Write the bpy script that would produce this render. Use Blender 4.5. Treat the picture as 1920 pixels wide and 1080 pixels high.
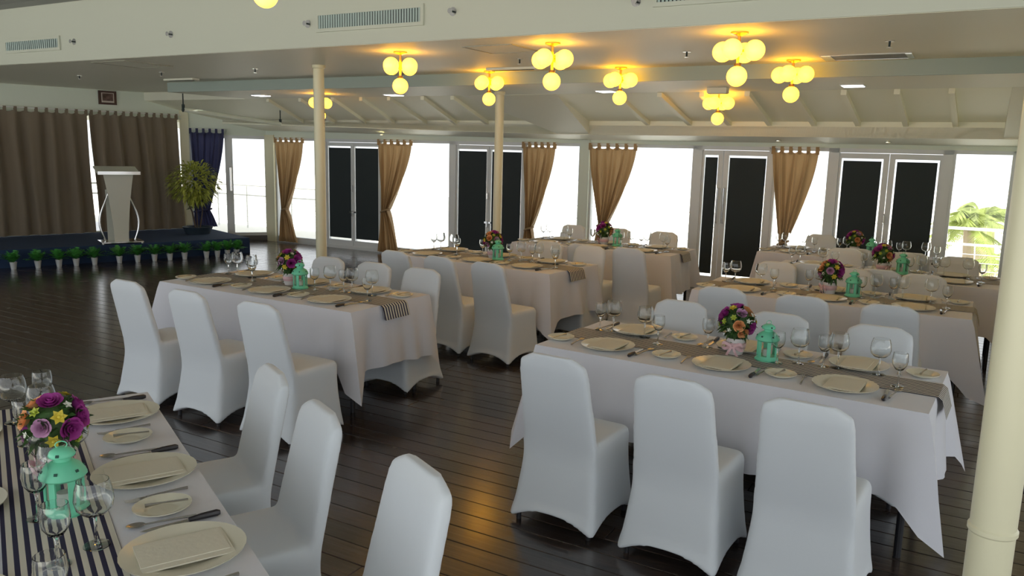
import bpy, math, random
from mathutils import Vector, Matrix
PI = math.pi
for o in list(bpy.data.objects): bpy.data.objects.remove(o)
S = bpy.context.scene
COL = S.collection

# ------------------------------------------------------------------ camera, world, sun, exposure
F_PX, PITCH, ROLL, CAM_H = 1501.6, 0.16917, 0.02477, 1.90
cd = bpy.data.cameras.new('camera'); cam = bpy.data.objects.new('camera', cd); COL.objects.link(cam)
cd.sensor_fit = 'HORIZONTAL'; cd.sensor_width = 36; cd.lens = 36 * F_PX / 1920; cd.clip_start = .05; cd.clip_end = 500
_f = Vector((0, math.cos(PITCH), -math.sin(PITCH))); _u = Vector((0, math.sin(PITCH), math.cos(PITCH))); _x = Vector((1, 0, 0))
xr = _x * math.cos(ROLL) + _u * math.sin(ROLL); ur = -_x * math.sin(ROLL) + _u * math.cos(ROLL)
cam.matrix_world = Matrix(((xr.x, ur.x, -_f.x, 0), (xr.y, ur.y, -_f.y, 0), (xr.z, ur.z, -_f.z, CAM_H), (0, 0, 0, 1)))
S.camera = cam
S.view_settings.view_transform = 'Standard'; S.view_settings.look = 'None'
S.view_settings.exposure = 0.0; S.view_settings.gamma = 1.0; S.view_settings.use_curve_mapping = False
w = bpy.data.worlds.new('sky'); S.world = w; w.use_nodes = True
bg = w.node_tree.nodes['Background']; bg.inputs[0].default_value = (.93, .965, 1.0, 1); bg.inputs[1].default_value = 1.6
S.cycles.transparent_max_bounces = 32; S.cycles.max_bounces = 10; S.cycles.diffuse_bounces = 6
sd = bpy.data.lights.new('sun', 'SUN'); sun = bpy.data.objects.new('sun', sd); COL.objects.link(sun)
sd.energy = 9.5; sd.angle = .03; sd.color = (1, .95, .84)
sun.rotation_euler = (math.radians(25), 0, math.radians(-15))

# ------------------------------------------------------------------ materials
MATS = {}
def mat(name, color, rough=.6, metal=0, emit=None, estr=0, bump=0, bscale=40, var=0, vscale=6, spec=.5, sheen=0, trans=0):
    if name in MATS: return MATS[name]
    m = bpy.data.materials.new(name); m.use_nodes = True; nt = m.node_tree; N = nt.nodes; L = nt.links
    b = N['Principled BSDF']; b.inputs['Base Color'].default_value = (*color, 1); b.inputs['Roughness'].default_value = rough
    b.inputs['Metallic'].default_value = metal; b.inputs['Specular IOR Level'].default_value = spec
    if sheen: b.inputs['Sheen Weight'].default_value = sheen
    if emit: b.inputs['Emission Color'].default_value = (*emit, 1); b.inputs['Emission Strength'].default_value = estr
    if bump or var: tc = N.new('ShaderNodeTexCoord')
    if bump:
        n = N.new('ShaderNodeTexNoise'); n.inputs['Scale'].default_value = bscale; n.inputs['Detail'].default_value = 4
        bp = N.new('ShaderNodeBump'); bp.inputs['Strength'].default_value = bump; bp.inputs['Distance'].default_value = .01
        L.new(tc.outputs['Object'], n.inputs['Vector']); L.new(n.outputs['Fac'], bp.inputs['Height']); L.new(bp.outputs[0], b.inputs['Normal'])
    if var:
        n = N.new('ShaderNodeTexNoise'); n.inputs['Scale'].default_value = vscale; n.inputs['Detail'].default_value = 3
        r = N.new('ShaderNodeValToRGB')
        r.color_ramp.elements[0].position = .3; r.color_ramp.elements[1].position = .7
        r.color_ramp.elements[0].color = (*[c * (1 - var) for c in color], 1); r.color_ramp.elements[1].color = (*[min(1, c * (1 + var)) for c in color], 1)
        L.new(tc.outputs['Object'], n.inputs['Vector']); L.new(n.outputs['Fac'], r.inputs[0]); L.new(r.outputs[0], b.inputs['Base Color'])
    if trans:
        t = N.new('ShaderNodeBsdfTranslucent'); t.inputs[0].default_value = (*color, 1); mx = N.new('ShaderNodeMixShader'); mx.inputs[0].default_value = trans
        L.new(b.outputs[0], mx.inputs[1]); L.new(t.outputs[0], mx.inputs[2]); L.new(mx.outputs[0], N['Material Output'].inputs[0])
    MATS[name] = m; return m

def glass_mat(name, tint, k, rough=.02):
    m = bpy.data.materials.new(name); m.use_nodes = True; nt = m.node_tree; N = nt.nodes; L = nt.links
    N.remove(N['Principled BSDF'])
    t = N.new('ShaderNodeBsdfTransparent'); t.inputs[0].default_value = (*tint, 1)
    g = N.new('ShaderNodeBsdfGlossy'); g.inputs['Roughness'].default_value = rough
    lw = N.new('ShaderNodeLayerWeight'); lw.inputs[0].default_value = .5
    pw = N.new('ShaderNodeMath'); pw.operation = 'POWER'; pw.inputs[1].default_value = 4.5; L.new(lw.outputs['Facing'], pw.inputs[0])
    fr = N.new('ShaderNodeMath'); fr.operation = 'MULTIPLY_ADD'; fr.inputs[1].default_value = k; fr.inputs[2].default_value = .035; L.new(pw.outputs[0], fr.inputs[0])
    mx = N.new('ShaderNodeMixShader')
    L.new(fr.outputs[0], mx.inputs[0]); L.new(t.outputs[0], mx.inputs[1]); L.new(g.outputs[0], mx.inputs[2]); L.new(mx.outputs[0], N['Material Output'].inputs[0])
    MATS[name] = m; return m
GLASS = glass_mat('drinking_glass', (.97, .98, .98), .85)
_g = bpy.data.materials.new('clear_crystal'); _g.use_nodes = True; _n = _g.node_tree.nodes; _n.remove(_n['Principled BSDF'])
_b = _n.new('ShaderNodeBsdfGlass'); _b.inputs['IOR'].default_value = 1.42; _b.inputs['Roughness'].default_value = .0; _b.inputs[0].default_value = (.98, .99, .99, 1); _g.node_tree.links.new(_b.outputs[0], _n['Material Output'].inputs[0])
CRYSTAL = _g
PANE = glass_mat('window_glass', (.985, .99, .99), .6)

WALLM = mat('pale_wall', (.68, .75, .66), .7, bump=.05)
CEILM = mat('ceiling_paint', (.74, .745, .63), .55, bump=.05, bscale=3)
FASC = mat('ceiling_paint_dimmed', (.55, .575, .48), .6, bump=.05, bscale=3)  # same ceiling paint, colour darkened to offset strong light on the fascia
CEILB = mat('beam_paint_dimmed', (.33, .40, .36), .55)  # blue-grey paint; the beam's weaker light is mixed into the colour
ROOFM = mat('roof_paint_lifted', (.86, .86, .70), .6)  # colour raised to stand for daylight missing on the sloped roof
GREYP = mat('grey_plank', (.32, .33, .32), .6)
CREAM = mat('cream_post', (.72, .70, .50), .35)
WFRAME = mat('white_frame', (.66, .70, .72), .4)
BLIND = mat('dark_blind', (.018, .028, .032), .75, bump=.1, bscale=80)
CHROME = mat('chrome', (.75, .75, .74), .18, 1)
STEEL = mat('cutlery_steel', (.5, .49, .47), .25, 1)
BRASS = mat('brass', (.75, .40, .10), .28, 1)
BLACKH = mat('black_handle', (.02, .018, .022), .35)
COVER = mat('spandex_cover', (.66, .71, .755), .75, bump=.03, bscale=90, sheen=.3)
CLOTH = mat('table_cloth', (.66, .675, .735), .8, bump=.06, bscale=60, sheen=.2)
PORC = mat('porcelain', (.70, .68, .55), .22, spec=.6)
NAPK = mat('napkin', (.68, .655, .54), .7, bump=.1, bscale=60)
LEGM = mat('black_leg', (.015, .016, .02), .4)
MINT = mat('mint_metal', (.16, .62, .40), .4)
MINTD = mat('mint_hole', (.02, .08, .06), .8)
CANDLE = mat('candle_wax', (.8, .78, .74), .5)
LEAFD = mat('dark_leaf', (.04, .10, .022), .6, var=.5, vscale=30)
FERN = mat('fern_leaf', (.06, .29, .05), .6, var=.5, vscale=20)
BUSH = mat('bush_leaf', (.36, .40, .07), .6, var=.5, vscale=12)
STEM = mat('brown_stem', (.10, .07, .045), .8)
POTM = mat('dark_pot', (.03, .05, .07), .5)
CUPM = mat('tin_cup', (.62, .66, .66), .4, .3)
STAGE = mat('navy_carpet', (.018, .042, .10), .95, bump=.3, bscale=120)
TAUPE = mat('taupe_curtain', (.20, .16, .11), .85, bump=.1, bscale=120, sheen=.2)
BEIGE = mat('beige_curtain', (.37, .245, .12), .7, bump=.1, bscale=120, sheen=.2, trans=.25)
BLUEC = mat('blue_curtain', (.045, .05, .12), .85, bump=.1, bscale=120, trans=.2)
VASEM = mat('white_vase', (.72, .70, .70), .4)
RIBB = mat('pink_ribbon', (.68, .45, .48), .45)
DECK = mat('pale_deck', (.8, .79, .74), .7)
SAND = mat('pale_sand', (.85, .84, .80), .9)
RAIL = mat('railing_metal', (.8, .81, .8), .5)  # lightened so the outdoor glare over the railing sits in the colour
PALM = mat('palm_leaf', (.27, .33, .09), .6, var=.4, vscale=3, trans=.35)
TRUNK = mat('palm_trunk', (.35, .28, .2), .9)
GRILLE = mat('grille_slat', (.40, .50, .47), .5)
DARK = mat('dark_gap', (.03, .045, .045), .9)
GLOBE = mat('lit_globe', (.9, .8, .5), .4, emit=(1, .45, .02), estr=6.0)
LEDM = mat('led_panel', (.9, .9, .9), .4, emit=(.95, .95, 1), estr=7)
SPOTM = mat('downlight_glow', (.9, .9, .7), .4, emit=(1, .85, .5), estr=6)
ROSE = [mat('magenta_rose', (.34, .035, .26), .6), mat('lilac_rose', (.48, .25, .42), .6), mat('yellow_bloom', (.62, .50, .05), .6),
        mat('orange_bloom', (.72, .34, .14), .6), mat('white_bloom', (.72, .74, .66), .6), mat('lime_bloom', (.38, .46, .05), .6)]
PFR = mat('picture_frame', (.06, .03, .025), .4); PPIC = mat('picture_print', (.10, .06, .05), .4, var=.8, vscale=14); PMAT = mat('picture_mat', (.55, .5, .45), .6)

def wood_mat():
    m = bpy.data.materials.new('dark_floor_plank'); m.use_nodes = True; nt = m.node_tree; N = nt.nodes; L = nt.links
    b = N['Principled BSDF']
    tc = N.new('ShaderNodeTexCoord'); mp = N.new('ShaderNodeMapping'); mp.inputs['Scale'].default_value = (1.2, 22, 1)
    mp.vector_type = 'POINT'
    oi = N.new('ShaderNodeObjectInfo')
    n = N.new('ShaderNodeTexNoise'); n.inputs['Scale'].default_value = 1.6; n.inputs['Detail'].default_value = 6
    L.new(tc.outputs['Object'], mp.inputs[0]); L.new(mp.outputs[0], n.inputs['Vector'])
    r = N.new('ShaderNodeValToRGB'); r.color_ramp.elements[0].position = .35; r.color_ramp.elements[1].position = .72
    r.color_ramp.elements[0].color = (.013, .010, .0095, 1); r.color_ramp.elements[1].color = (.075, .046, .034, 1)
    L.new(n.outputs['Fac'], r.inputs[0])
    hs = N.new('ShaderNodeHueSaturation'); ma = N.new('ShaderNodeMath'); ma.operation = 'MULTIPLY_ADD'; ma.inputs[1].default_value = .7; ma.inputs[2].default_value = .65
    L.new(oi.outputs['Random'], ma.inputs[0]); L.new(ma.outputs[0], hs.inputs['Value']); L.new(r.outputs[0], hs.inputs['Color']); L.new(hs.outputs[0], b.inputs['Base Color'])
    n2 = N.new('ShaderNodeTexNoise'); n2.inputs['Scale'].default_value = 3; n2.inputs['Detail'].default_value = 3; L.new(tc.outputs['Object'], n2.inputs['Vector'])
    rr = N.new('ShaderNodeMapRange'); rr.inputs[3].default_value = .13; rr.inputs[4].default_value = .34; L.new(n2.outputs['Fac'], rr.inputs[0]); L.new(rr.outputs[0], b.inputs['Roughness'])
    bp = N.new('ShaderNodeBump'); bp.inputs['Strength'].default_value = .5; bp.inputs['Distance'].default_value = .004
    L.new(n.outputs['Fac'], bp.inputs['Height']); L.new(bp.outputs[0], b.inputs['Normal'])
    b.inputs['Specular IOR Level'].default_value = .5; b.inputs['Coat Weight'].default_value = .6; b.inputs['Coat Roughness'].default_value = .16
    return m
WOOD = wood_mat()
def stripe_mat():
    m = bpy.data.materials.new('striped_runner'); m.use_nodes = True; nt = m.node_tree; N = nt.nodes; L = nt.links
    b = N['Principled BSDF']; b.inputs['Roughness'].default_value = .8
    tc = N.new('ShaderNodeTexCoord'); sp = N.new('ShaderNodeSeparateXYZ'); L.new(tc.outputs['Object'], sp.inputs[0])
    m1 = N.new('ShaderNodeMath'); m1.operation = 'MULTIPLY'; m1.inputs[1].default_value = 1 / .0285
    m0 = N.new('ShaderNodeMath'); m0.operation = 'ADD'; m0.inputs[1].default_value = 10.005
    m2 = N.new('ShaderNodeMath'); m2.operation = 'FRACT'; m3 = N.new('ShaderNodeMath'); m3.operation = 'LESS_THAN'; m3.inputs[1].default_value = .47
    L.new(sp.outputs['Y'], m0.inputs[0]); L.new(m0.outputs[0], m1.inputs[0]); L.new(m1.outputs[0], m2.inputs[0]); L.new(m2.outputs[0], m3.inputs[0])
    mx = N.new('ShaderNodeMix'); mx.data_type = 'RGBA'; L.new(m3.outputs[0], mx.inputs['Factor'])
    mx.inputs['A'].default_value = (.60, .58, .50, 1); mx.inputs['B'].default_value = (.016, .016, .055, 1)
    L.new(mx.outputs['Result'], b.inputs['Base Color'])
    return m
STRIPE = stripe_mat()

# ------------------------------------------------------------------ mesh helpers
class MB:
    def __init__(s): s.v = []; s.f = []
    def add(s, vs, fs):
        k = len(s.v); s.v += [tuple(p) for p in vs]; s.f += [tuple(i + k for i in f) for f in fs]; return s
    def box(s, c, d, rz=0, M=None):
        vs = [Vector((sx * d[0] / 2, sy * d[1] / 2, sz * d[2] / 2)) for sx in (-1, 1) for sy in (-1, 1) for sz in (-1, 1)]
        R = Matrix.Rotation(rz, 3, 'Z') if M is None else M
        vs = [R @ p + Vector(c) for p in vs]
        return s.add(vs, [(0, 1, 3, 2), (4, 6, 7, 5), (0, 4, 5, 1), (2, 3, 7, 6), (0, 2, 6, 4), (1, 5, 7, 3)])
    def prism(s, poly, z0, z1):
        n = len(poly)
        return s.add([(x, y, z0) for x, y in poly] + [(x, y, z1) for x, y in poly],
                     [tuple(range(n))[::-1], tuple(range(n, 2 * n))] + [(i, (i + 1) % n, n + (i + 1) % n, n + i) for i in range(n)])
    def hexa(s, a, b):  # two quads of 4 points each
        return s.add(list(a) + list(b), [(3, 2, 1, 0), (4, 5, 6, 7)] + [(i, (i + 1) % 4, 4 + (i + 1) % 4, 4 + i) for i in range(4)])
    def tube(s, pts, r, n=8, cap=True):
        pts = [Vector(p) for p in pts]; k = len(s.v); R = r if isinstance(r, (list, tuple)) else [r] * len(pts)
        ref = None
        for i, p in enumerate(pts):
            t = (pts[min(i + 1, len(pts) - 1)] - pts[max(i - 1, 0)]).normalized()
            if ref is None: ref = t.orthogonal().normalized()
            a = (ref - t * ref.dot(t)).normalized(); ref = a; b = t.cross(a)
            for j in range(n):
                an = 2 * PI * j / n; q = p + (a * math.cos(an) + b * math.sin(an)) * R[i]; s.v.append(tuple(q))
        for i in range(len(pts) - 1):
            for j in range(n):
                s.f.append((k + i * n + j, k + i * n + (j + 1) % n, k + (i + 1) * n + (j + 1) % n, k + (i + 1) * n + j))
        if cap: s.f.append(tuple(k + j for j in range(n))[::-1]); s.f.append(tuple(k + (len(pts) - 1) * n + j for j in range(n)))
        return s
    def lathe(s, prof, n=20, c=(0, 0, 0), sx=1, sy=1):
        k = len(s.v)
        for r, z in prof:
            for j in range(n):
                a = 2 * PI * j / n; s.v.append((c[0] + sx * r * math.cos(a), c[1] + sy * r * math.sin(a), c[2] + z))
        for i in range(len(prof) - 1):
            for j in range(n):
                s.f.append((k + i * n + j, k + i * n + (j + 1) % n, k + (i + 1) * n + (j + 1) % n, k + (i + 1) * n + j))
        return s
    def ball(s, c, r, n=14, m=9, sz=1):
        pr = [(max(r * math.sin(PI * i / m), 1e-4), -r * sz * math.cos(PI * i / m)) for i in range(m + 1)]
        return s.lathe(pr, n, c)
    def leaf(s, p, d, L, wd, up=Vector((0, 0, 1)), droop=.3):
        d = Vector(d).normalized(); sd_ = d.cross(up)
        sd_ = sd_.normalized() if sd_.length > 1e-3 else Vector((1, 0, 0)); p = Vector(p)
        q = p + d * L * .5 + up * L * .06; e = p + d * L - up * L * droop
        return s.add([p, q + sd_ * wd / 2, e, q - sd_ * wd / 2], [(0, 1, 2, 3)])
    def grid(s, fn, nu, nv):
        k = len(s.v)
        for j in range(nv + 1):
            for i in range(nu + 1): s.v.append(tuple(fn(i / nu, j / nv)))
        for j in range(nv):
            for i in range(nu):
                a = k + j * (nu + 1) + i; s.f.append((a, a + 1, a + nu + 2, a + nu + 1))
        return s
    def mesh(s, name, m, smooth=35):
        me = bpy.data.meshes.new(name); me.from_pydata(s.v, [], s.f); me.validate()
        if smooth:
            me.polygons.foreach_set('use_smooth', [True] * len(me.polygons)); me.set_sharp_from_angle(angle=math.radians(smooth))
        me.materials.append(m); return me
def link(name, data, parent=None, loc=(0, 0, 0), rz=0):
    o = bpy.data.objects.new(name, data); COL.objects.link(o); o.parent = parent; o.location = loc; o.rotation_euler = (0, 0, rz); return o
def obj(name, mb, m, parent=None, smooth=35, loc=(0, 0, 0), rz=0): return link(name, mb.mesh(name, m, smooth), parent, loc, rz)
def tag(o, label=None, cat=None, group=None, kind=None):
    if label: o['label'] = label
    if cat: o['category'] = cat
    if group: o['group'] = group
    if kind: o['kind'] = kind
    return o
def thing(name, label, cat, loc=(0, 0, 0), rz=0, group=None): return tag(link(name, None, None, loc, rz), label, cat, group)
def struct(name, mb=None, m=None, smooth=0, label=None):
    o = obj(name, mb, m, None, smooth) if mb else link(name, None); o['kind'] = 'structure'
    if label: o['label'] = label
    return o
CACHE = {}
def part(name, key, fn, m, parent, loc=(0, 0, 0), rz=0, smooth=35):
    if key not in CACHE: CACHE[key] = fn().mesh(name, m, smooth)
    return link(name, CACHE[key], parent, loc, rz)

# ------------------------------------------------------------------ room frame: U runs along the window wall, N towards it
U = Vector((.8675, -.4975, 0)); NN = Vector((.4975, .8675, 0)); WANG = -math.radians(29.835)
def P(u, n, z=0): return U * u + NN * n + Vector((0, 0, z))
WN_ = 11.56                                   # distance of the window wall
def WS(s, n=0, z=0): return P(s - 12.24, WN_ - n, z)     # s metres along the wall from its left end, n metres into the room
def slab(mb, u0, u1, n0, n1, z0, z1): return mb.prism([tuple(P(a, b).xy) for a, b in ((u0, n0), (u1, n0), (u1, n1), (u0, n1))], z0, z1)

# floor: planks one by one near the camera, joined beyond
fl = MB(); slab(fl, -20, 6, -3, 11.7, -.12, -.025); floor = struct('floor', fl, mat('floor_gap', (.004, .004, .004), .9), label='dark brown glossy plank floor')
rnd = random.Random(4)
PW = .142
far = MB(); n = -2.9; row = 0
def plank_mb(L):
    b = .003; h = .0
    hl, hw = L / 2, PW / 2 - .0015
    mb = MB(); mb.add([(-hl, -hw, -.024), (hl, -hw, -.024), (hl, hw, -.024), (-hl, hw, -.024),
                       (-hl, -hw, -b), (hl, -hw, -b), (hl, hw, -b), (-hl, hw, -b),
                       (-hl + b, -hw + b, 0), (hl - b, -hw + b, 0), (hl - b, hw - b, 0), (-hl + b, hw - b, 0)],
                      [(0, 1, 5, 4), (1, 2, 6, 5), (2, 3, 7, 6), (3, 0, 4, 7), (4, 5, 9, 8), (5, 6, 10, 9), (6, 7, 11, 10), (7, 4, 8, 11), (8, 9, 10, 11)])
    return mb
plank_meshes = {}
while n < WN_:
    L = 3.0; off = rnd.uniform(0, 3)
    u = -19 - off
    while u < 5.5:
        uc, nc = u + L / 2, n + PW / 2; c = P(uc, nc)
        if 1.3 < nc < 7.4 and -10 < uc < 2.2:
            if L not in plank_meshes: plank_meshes[L] = plank_mb(L - .003).mesh('plank', WOOD, 0)
            o = link('plank', plank_meshes[L], floor, (c.x, c.y, rnd.uniform(-.0012, 0)), WANG)
        else:
            m_ = plank_mb(L - .003); R = Matrix.Rotation(WANG, 3, 'Z'); dz = rnd.uniform(-.0012, 0)
            far.add([R @ Vector(q) + c + Vector((0, 0, dz)) for q in m_.v], m_.f)
        u += L
    n += PW; row += 1
tag(obj('planks', far, WOOD, floor, 0), kind='stuff')

# ceiling: high part over the camera, fascia, low flat part, drop beam, lamp soffit, sloped wells, window soffit
def strip(name, a, b, m, u0=-20, u1=6, th=.12, parent=None, smooth=0):
    # (n,z) a -> (n,z) b, thick upwards/away
    (n0, z0), (n1, z1) = a, b
    d = Vector((n1 - n0, z1 - z0)).normalized(); t = Vector((-d.y, d.x)) * th
    q = lambda u: [P(u, n0, z0), P(u, n1, z1), P(u, n1 + t.x, z1 + t.y), P(u, n0 + t.x, z0 + t.y)]
    return obj(name, MB().hexa(q(u0), q(u1)), m, parent, smooth)
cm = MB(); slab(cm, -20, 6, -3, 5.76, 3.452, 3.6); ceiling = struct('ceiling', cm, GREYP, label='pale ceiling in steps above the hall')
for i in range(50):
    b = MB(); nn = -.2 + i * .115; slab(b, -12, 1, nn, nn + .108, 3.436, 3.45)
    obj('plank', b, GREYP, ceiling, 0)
strip('fascia', (5.70, 3.62), (5.70, 2.803), FASC, parent=ceiling)
strip('low_ceiling', (5.715, 2.80), (8.28, 2.80), CEILM, parent=ceiling, th=.1)
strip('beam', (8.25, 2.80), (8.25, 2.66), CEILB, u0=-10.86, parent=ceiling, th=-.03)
strip('low_ceiling', (8.28, 2.80), (12.5, 2.80), CEILM, u1=-10.86, parent=ceiling, th=.1)
strip('beam', (9.70, 2.80), (9.70, 2.655), CEILM, u1=-10.86, parent=ceiling, th=.02)
strip('soffit', (8.25, 2.66), (9.72, 2.66), CEILM, u0=-10.86, parent=ceiling, th=.1)
strip('sloped_roof', (9.72, 2.66), (10.95, 2.35), ROOFM, parent=ceiling, th=.1)
UL = P(0, 0)  # helper for u of a plan point
def un(p): v = Vector((p[0], p[1], 0)); return v.dot(U), v.dot(NN)
# far beams of the two wells (left one rises slightly to the left) and the mitred band between them
uL0, uL1 = un((-5.6, 15.7))[0], un((.13, 12.49))[0]; uM = un((.63, 12.21))[0]; uR0 = un((1.07, 11.95))[0]; uR1 = un((5.59, 9.36))[0]
def fbeam(ua, ub, ubt, za, zb): return MB().hexa([P(ua, 10.9, za), P(ub, 10.9, zb), P(ub, 11.0, zb), P(ua, 11.0, za)], [P(ua, 10.9, 2.40), P(ubt, 10.9, 2.38), P(ubt, 11.0, 2.5), P(ua, 11.0, 2.5)])
obj('beam', fbeam(uL0 - 2, uM, uL1, 2.32, 2.165), ROOFM, ceiling, 0)
obj('beam', fbeam(uR0, uR1, uR1, 2.165, 2.175), ROOFM, ceiling, 0)
# window soffit
q = MB().hexa([P(-15, 10.9, 2.36), P(uM, 10.9, 2.165), P(uM, 11.62, 2.085), P(-15, 11.62, 2.2)], [P(-15, 10.9, 2.5), P(uM, 10.9, 2.3), P(uM, 11.62, 2.3), P(-15, 11.62, 2.5)])
obj('window_soffit', q, CEILM, ceiling, 0)
q = MB().hexa([P(uM, 10.9, 2.165), P(4, 10.9, 2.175), P(4, 11.62, 2.085), P(uM, 11.62, 2.085)], [P(uM, 10.9, 2.3), P(4, 10.9, 2.3), P(4, 11.62, 2.3), P(uM, 11.62, 2.3)])
obj('window_soffit', q, CEILM, ceiling, 0)
# mitre band (below roof, between wells)
q = MB().hexa([P(uL1 - .35, 9.72, 2.655), P(uR0 + .05, 9.72, 2.655), P(uR0, 10.92, 2.17), P(uM, 10.92, 2.17)], [P(uL1 - .35, 9.72, 2.75), P(uR0 + .05, 9.72, 2.75), P(uR0, 10.92, 2.45), P(uL1, 10.92, 2.45)])
obj('mitre_band', q, CEILM, ceiling, 0)
# right end panel of the right well
q = MB().hexa([P(uR1, 9.72, 2.655), P(1.5, 9.72, 2.655), P(1.5, 10.92, 2.18), P(uR1, 10.92, 2.18)], [P(uR1, 9.72, 2.8), P(1.5, 9.72, 2.8), P(1.5, 10.92, 2.6), P(uR1, 10.92, 2.6)])
obj('end_panel', q, CEILM, ceiling, 0)
for t, b in [((-4.13, 13.55), (-3.87, 14.79)), ((-3.50, 13.2), (-3.2, 14.45)), ((-2.9, 12.85), (-2.6, 14.08)), ((-2.4, 12.56), (-2.06, 13.77)), ((-1.93, 12.29), (-1.49, 13.42)), ((-1.39, 11.98), (-.98, 13.13)),
             ((-.93, 11.72), (-.46, 12.83)), ((1.27, 10.45), (1.85, 11.50)), ((1.76, 10.18), (2.38, 11.2)), ((2.22, 9.91), (2.85, 10.93)), ((2.69, 9.64), (3.31, 10.67)),
             ((3.15, 9.38), (3.79, 10.4)), ((3.61, 9.11), (4.24, 10.14)), ((4.08, 8.85), (4.7, 9.87)), ((4.53, 8.59), (5.16, 9.61))]:
    ta, na = un(t); tb, nb = un(b); h = .055
    a = [P(ta - .03, 9.72, 2.66), P(ta + .03, 9.72, 2.66), P(ta + .03, 9.72, 2.66 - h), P(ta - .03, 9.72, 2.66 - h)]
    c = [P(tb - .03, 10.92, 2.36), P(tb + .03, 10.92, 2.36), P(tb + .03, 10.92, 2.355 - h), P(tb - .03, 10.92, 2.355 - h)]
    obj('rafter', MB().hexa(a, c), ROOFM, ceiling, 0)

# ------------------------------------------------------------------ window wall
wall_far = struct('wall_far', None); wall_far['label'] = 'glazed wall of the hall with doors and windows'
def wbox(s0, s1, z0, z1, n0=-.06, n1=.06):
    return MB().prism([tuple(WS(a, b).xy) for a, b in ((s0, n1), (s1, n1), (s1, n0), (s0, n0))], z0, z1)
obj('lintel', wbox(-.2, 13.2, 2.045, 2.5), WALLM, wall_far, 0)
for s0, s1 in ((-.06, .18), (6.82, 6.98), (12.6, 13.0)): obj('post', wbox(s0, s1, 0, 2.1, -.08, .09), CREAM if s0 < 6 else WALLM, wall_far, 0)
obj('sill', wbox(-.1, 13, 0, .06, -.08, .05), WFRAME, wall_far, 0)
def window(i, s0, s1, label):
    o = struct('window_%d' % i); o['label'] = label; t = .035
    f = MB()
    for a in (wbox(s0, s0 + t, .05, 2.05, -.04, .04), wbox(s1 - t, s1, .05, 2.05, -.04, .04), wbox(s0, s1, 2.0, 2.05, -.04, .04), wbox(s0, s1, .05, .12, -.04, .04)): f.add(a.v, a.f)
    obj('frame', f, WFRAME, o, 0); obj('pane', wbox(s0 + t, s1 - t, .12, 2.0, -.004, .004), PANE, o, 0)
for i, (a, b, l) in enumerate([(.18, 1.46, 'bare window between room corner and first blind door'), (2.82, 4.36, 'wide window right of the first blind door'), (5.82, 6.82, 'narrow window left of the white wall post'),
                               (6.98, 8.64, 'wide window right of the white wall post'), (9.76, 10.5, 'narrow window behind the fifth tied curtain'), (11.93, 12.6, 'right end window with palms outside')]): window(i + 1, a, b, l)
def door(i, s0, s1, leaves, label, zb=.2, sidegap=.012, handle='knob', hs=None):
    o = struct('door_%d' % i); o['label'] = label
    f = MB()
    for a in (wbox(s0, leaves[0][0] - .03, .02, 2.05, -.05, .05), wbox(leaves[-1][1] + .03, s1, .02, 2.05, -.05, .05), wbox(s0, s1, 1.99, 2.05, -.05, .05)): f.add(a.v, a.f)
    obj('frame', f, WFRAME, o, 0)
    for k, (a, b) in enumerate(leaves):
        l = MB(); e = .03
        aa = a - .03; bb = b + .03 if k == len(leaves) - 1 else (b + leaves[k + 1][0]) / 2 - .004
        if k: aa = (leaves[k - 1][1] + a) / 2 + .004
        for q in (wbox(aa, a, .03, 1.985, -.03, .03), wbox(b, bb, .03, 1.985, -.03, .03), wbox(a, b, 1.915, 1.985, -.03, .03), wbox(a, b, .03, .16, -.03, .03)): l.add(q.v, q.f)
        lf = obj('door_leaf', l, WFRAME, o, 0)
        obj('pane', wbox(a, b, .16, 1.915, -.004, .004), PANE, lf, 0)
        obj('blind', wbox(a + sidegap, b - sidegap, zb, 1.885, .012, .018), BLIND, lf, 0)
    c = (leaves[0][1] + leaves[1][0]) / 2
    if handle == 'pull':
        for d in (-.045, .045):
            t = MB(); t.tube([WS(c + d, .03, 1.45), WS(c + d, .09, 1.45), WS(c + d, .09, .95), WS(c + d, .03, .95)], .012); obj('handle', t, CHROME, o)
    else:
        for z in (1.15, .68):
            t = MB(); t.tube([WS(c, .03, z + .05), WS(c, .07, z + .04), WS(c, .07, z - .05), WS(c, .03, z - .06)], .012); obj('handle', t, CHROME, o)
        t = MB(); t.box(WS(c, .04, .7), (.12, .03, .03), WANG); obj('lock', t, CHROME, o)
door(1, 1.46, 2.82, [(1.55, 2.11), (2.2, 2.76)], 'double glass door with dark blinds left of the wide window')
door(2, 4.36, 5.82, [(4.5, 5.08), (5.17, 5.75)], 'double glass door with dark blinds behind the middle post')
door(3, 8.64, 9.76, [(8.78, 8.98), (9.13, 9.66)], 'uneven glass door with narrow and wide dark blinds and long pull handles', handle='pull')
door(4, 10.5, 11.93, [(10.63, 11.14), (11.28, 11.79)], 'pair of dark blind doors glowing at their edges on the right', sidegap=.022)

# left door facet and the curtain wall on the stage
PA = Vector((-6.37, 15.60, 0)); PB = Vector((-4.878, 16.112, 0))
FD = (PB - PA).normalized(); FN = Vector((FD.y, -FD.x, 0))     # FN points into the room
CA = math.radians(43.5); CD = -Vector((math.cos(CA), math.sin(CA), 0)); CN = Vector((-CD.y, CD.x, 0))
if CN.dot(Vector((1, -1, 0))) < 0: CN = -CN
def fac(O, D, Nn, a, b, z0, z1, d0, d1):
    pts = [O + D * a + Nn * d0, O + D * b + Nn * d0, O + D * b + Nn * d1, O + D * a + Nn * d1]
    return MB().prism([(p.x, p.y) for p in pts], z0, z1)
FL = (PB - PA).length
wl = struct('wall_left', fac(PA, CD, CN, -.02, 12, 2.36, 3.2, -.12, 0), WALLM, label='pale wall above the brown stage curtains')
obj('wall_panel', fac(PA, CD, CN, 4.8, 12, 0, 2.4, -.12, 0), WALLM, wl, 0)
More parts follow.
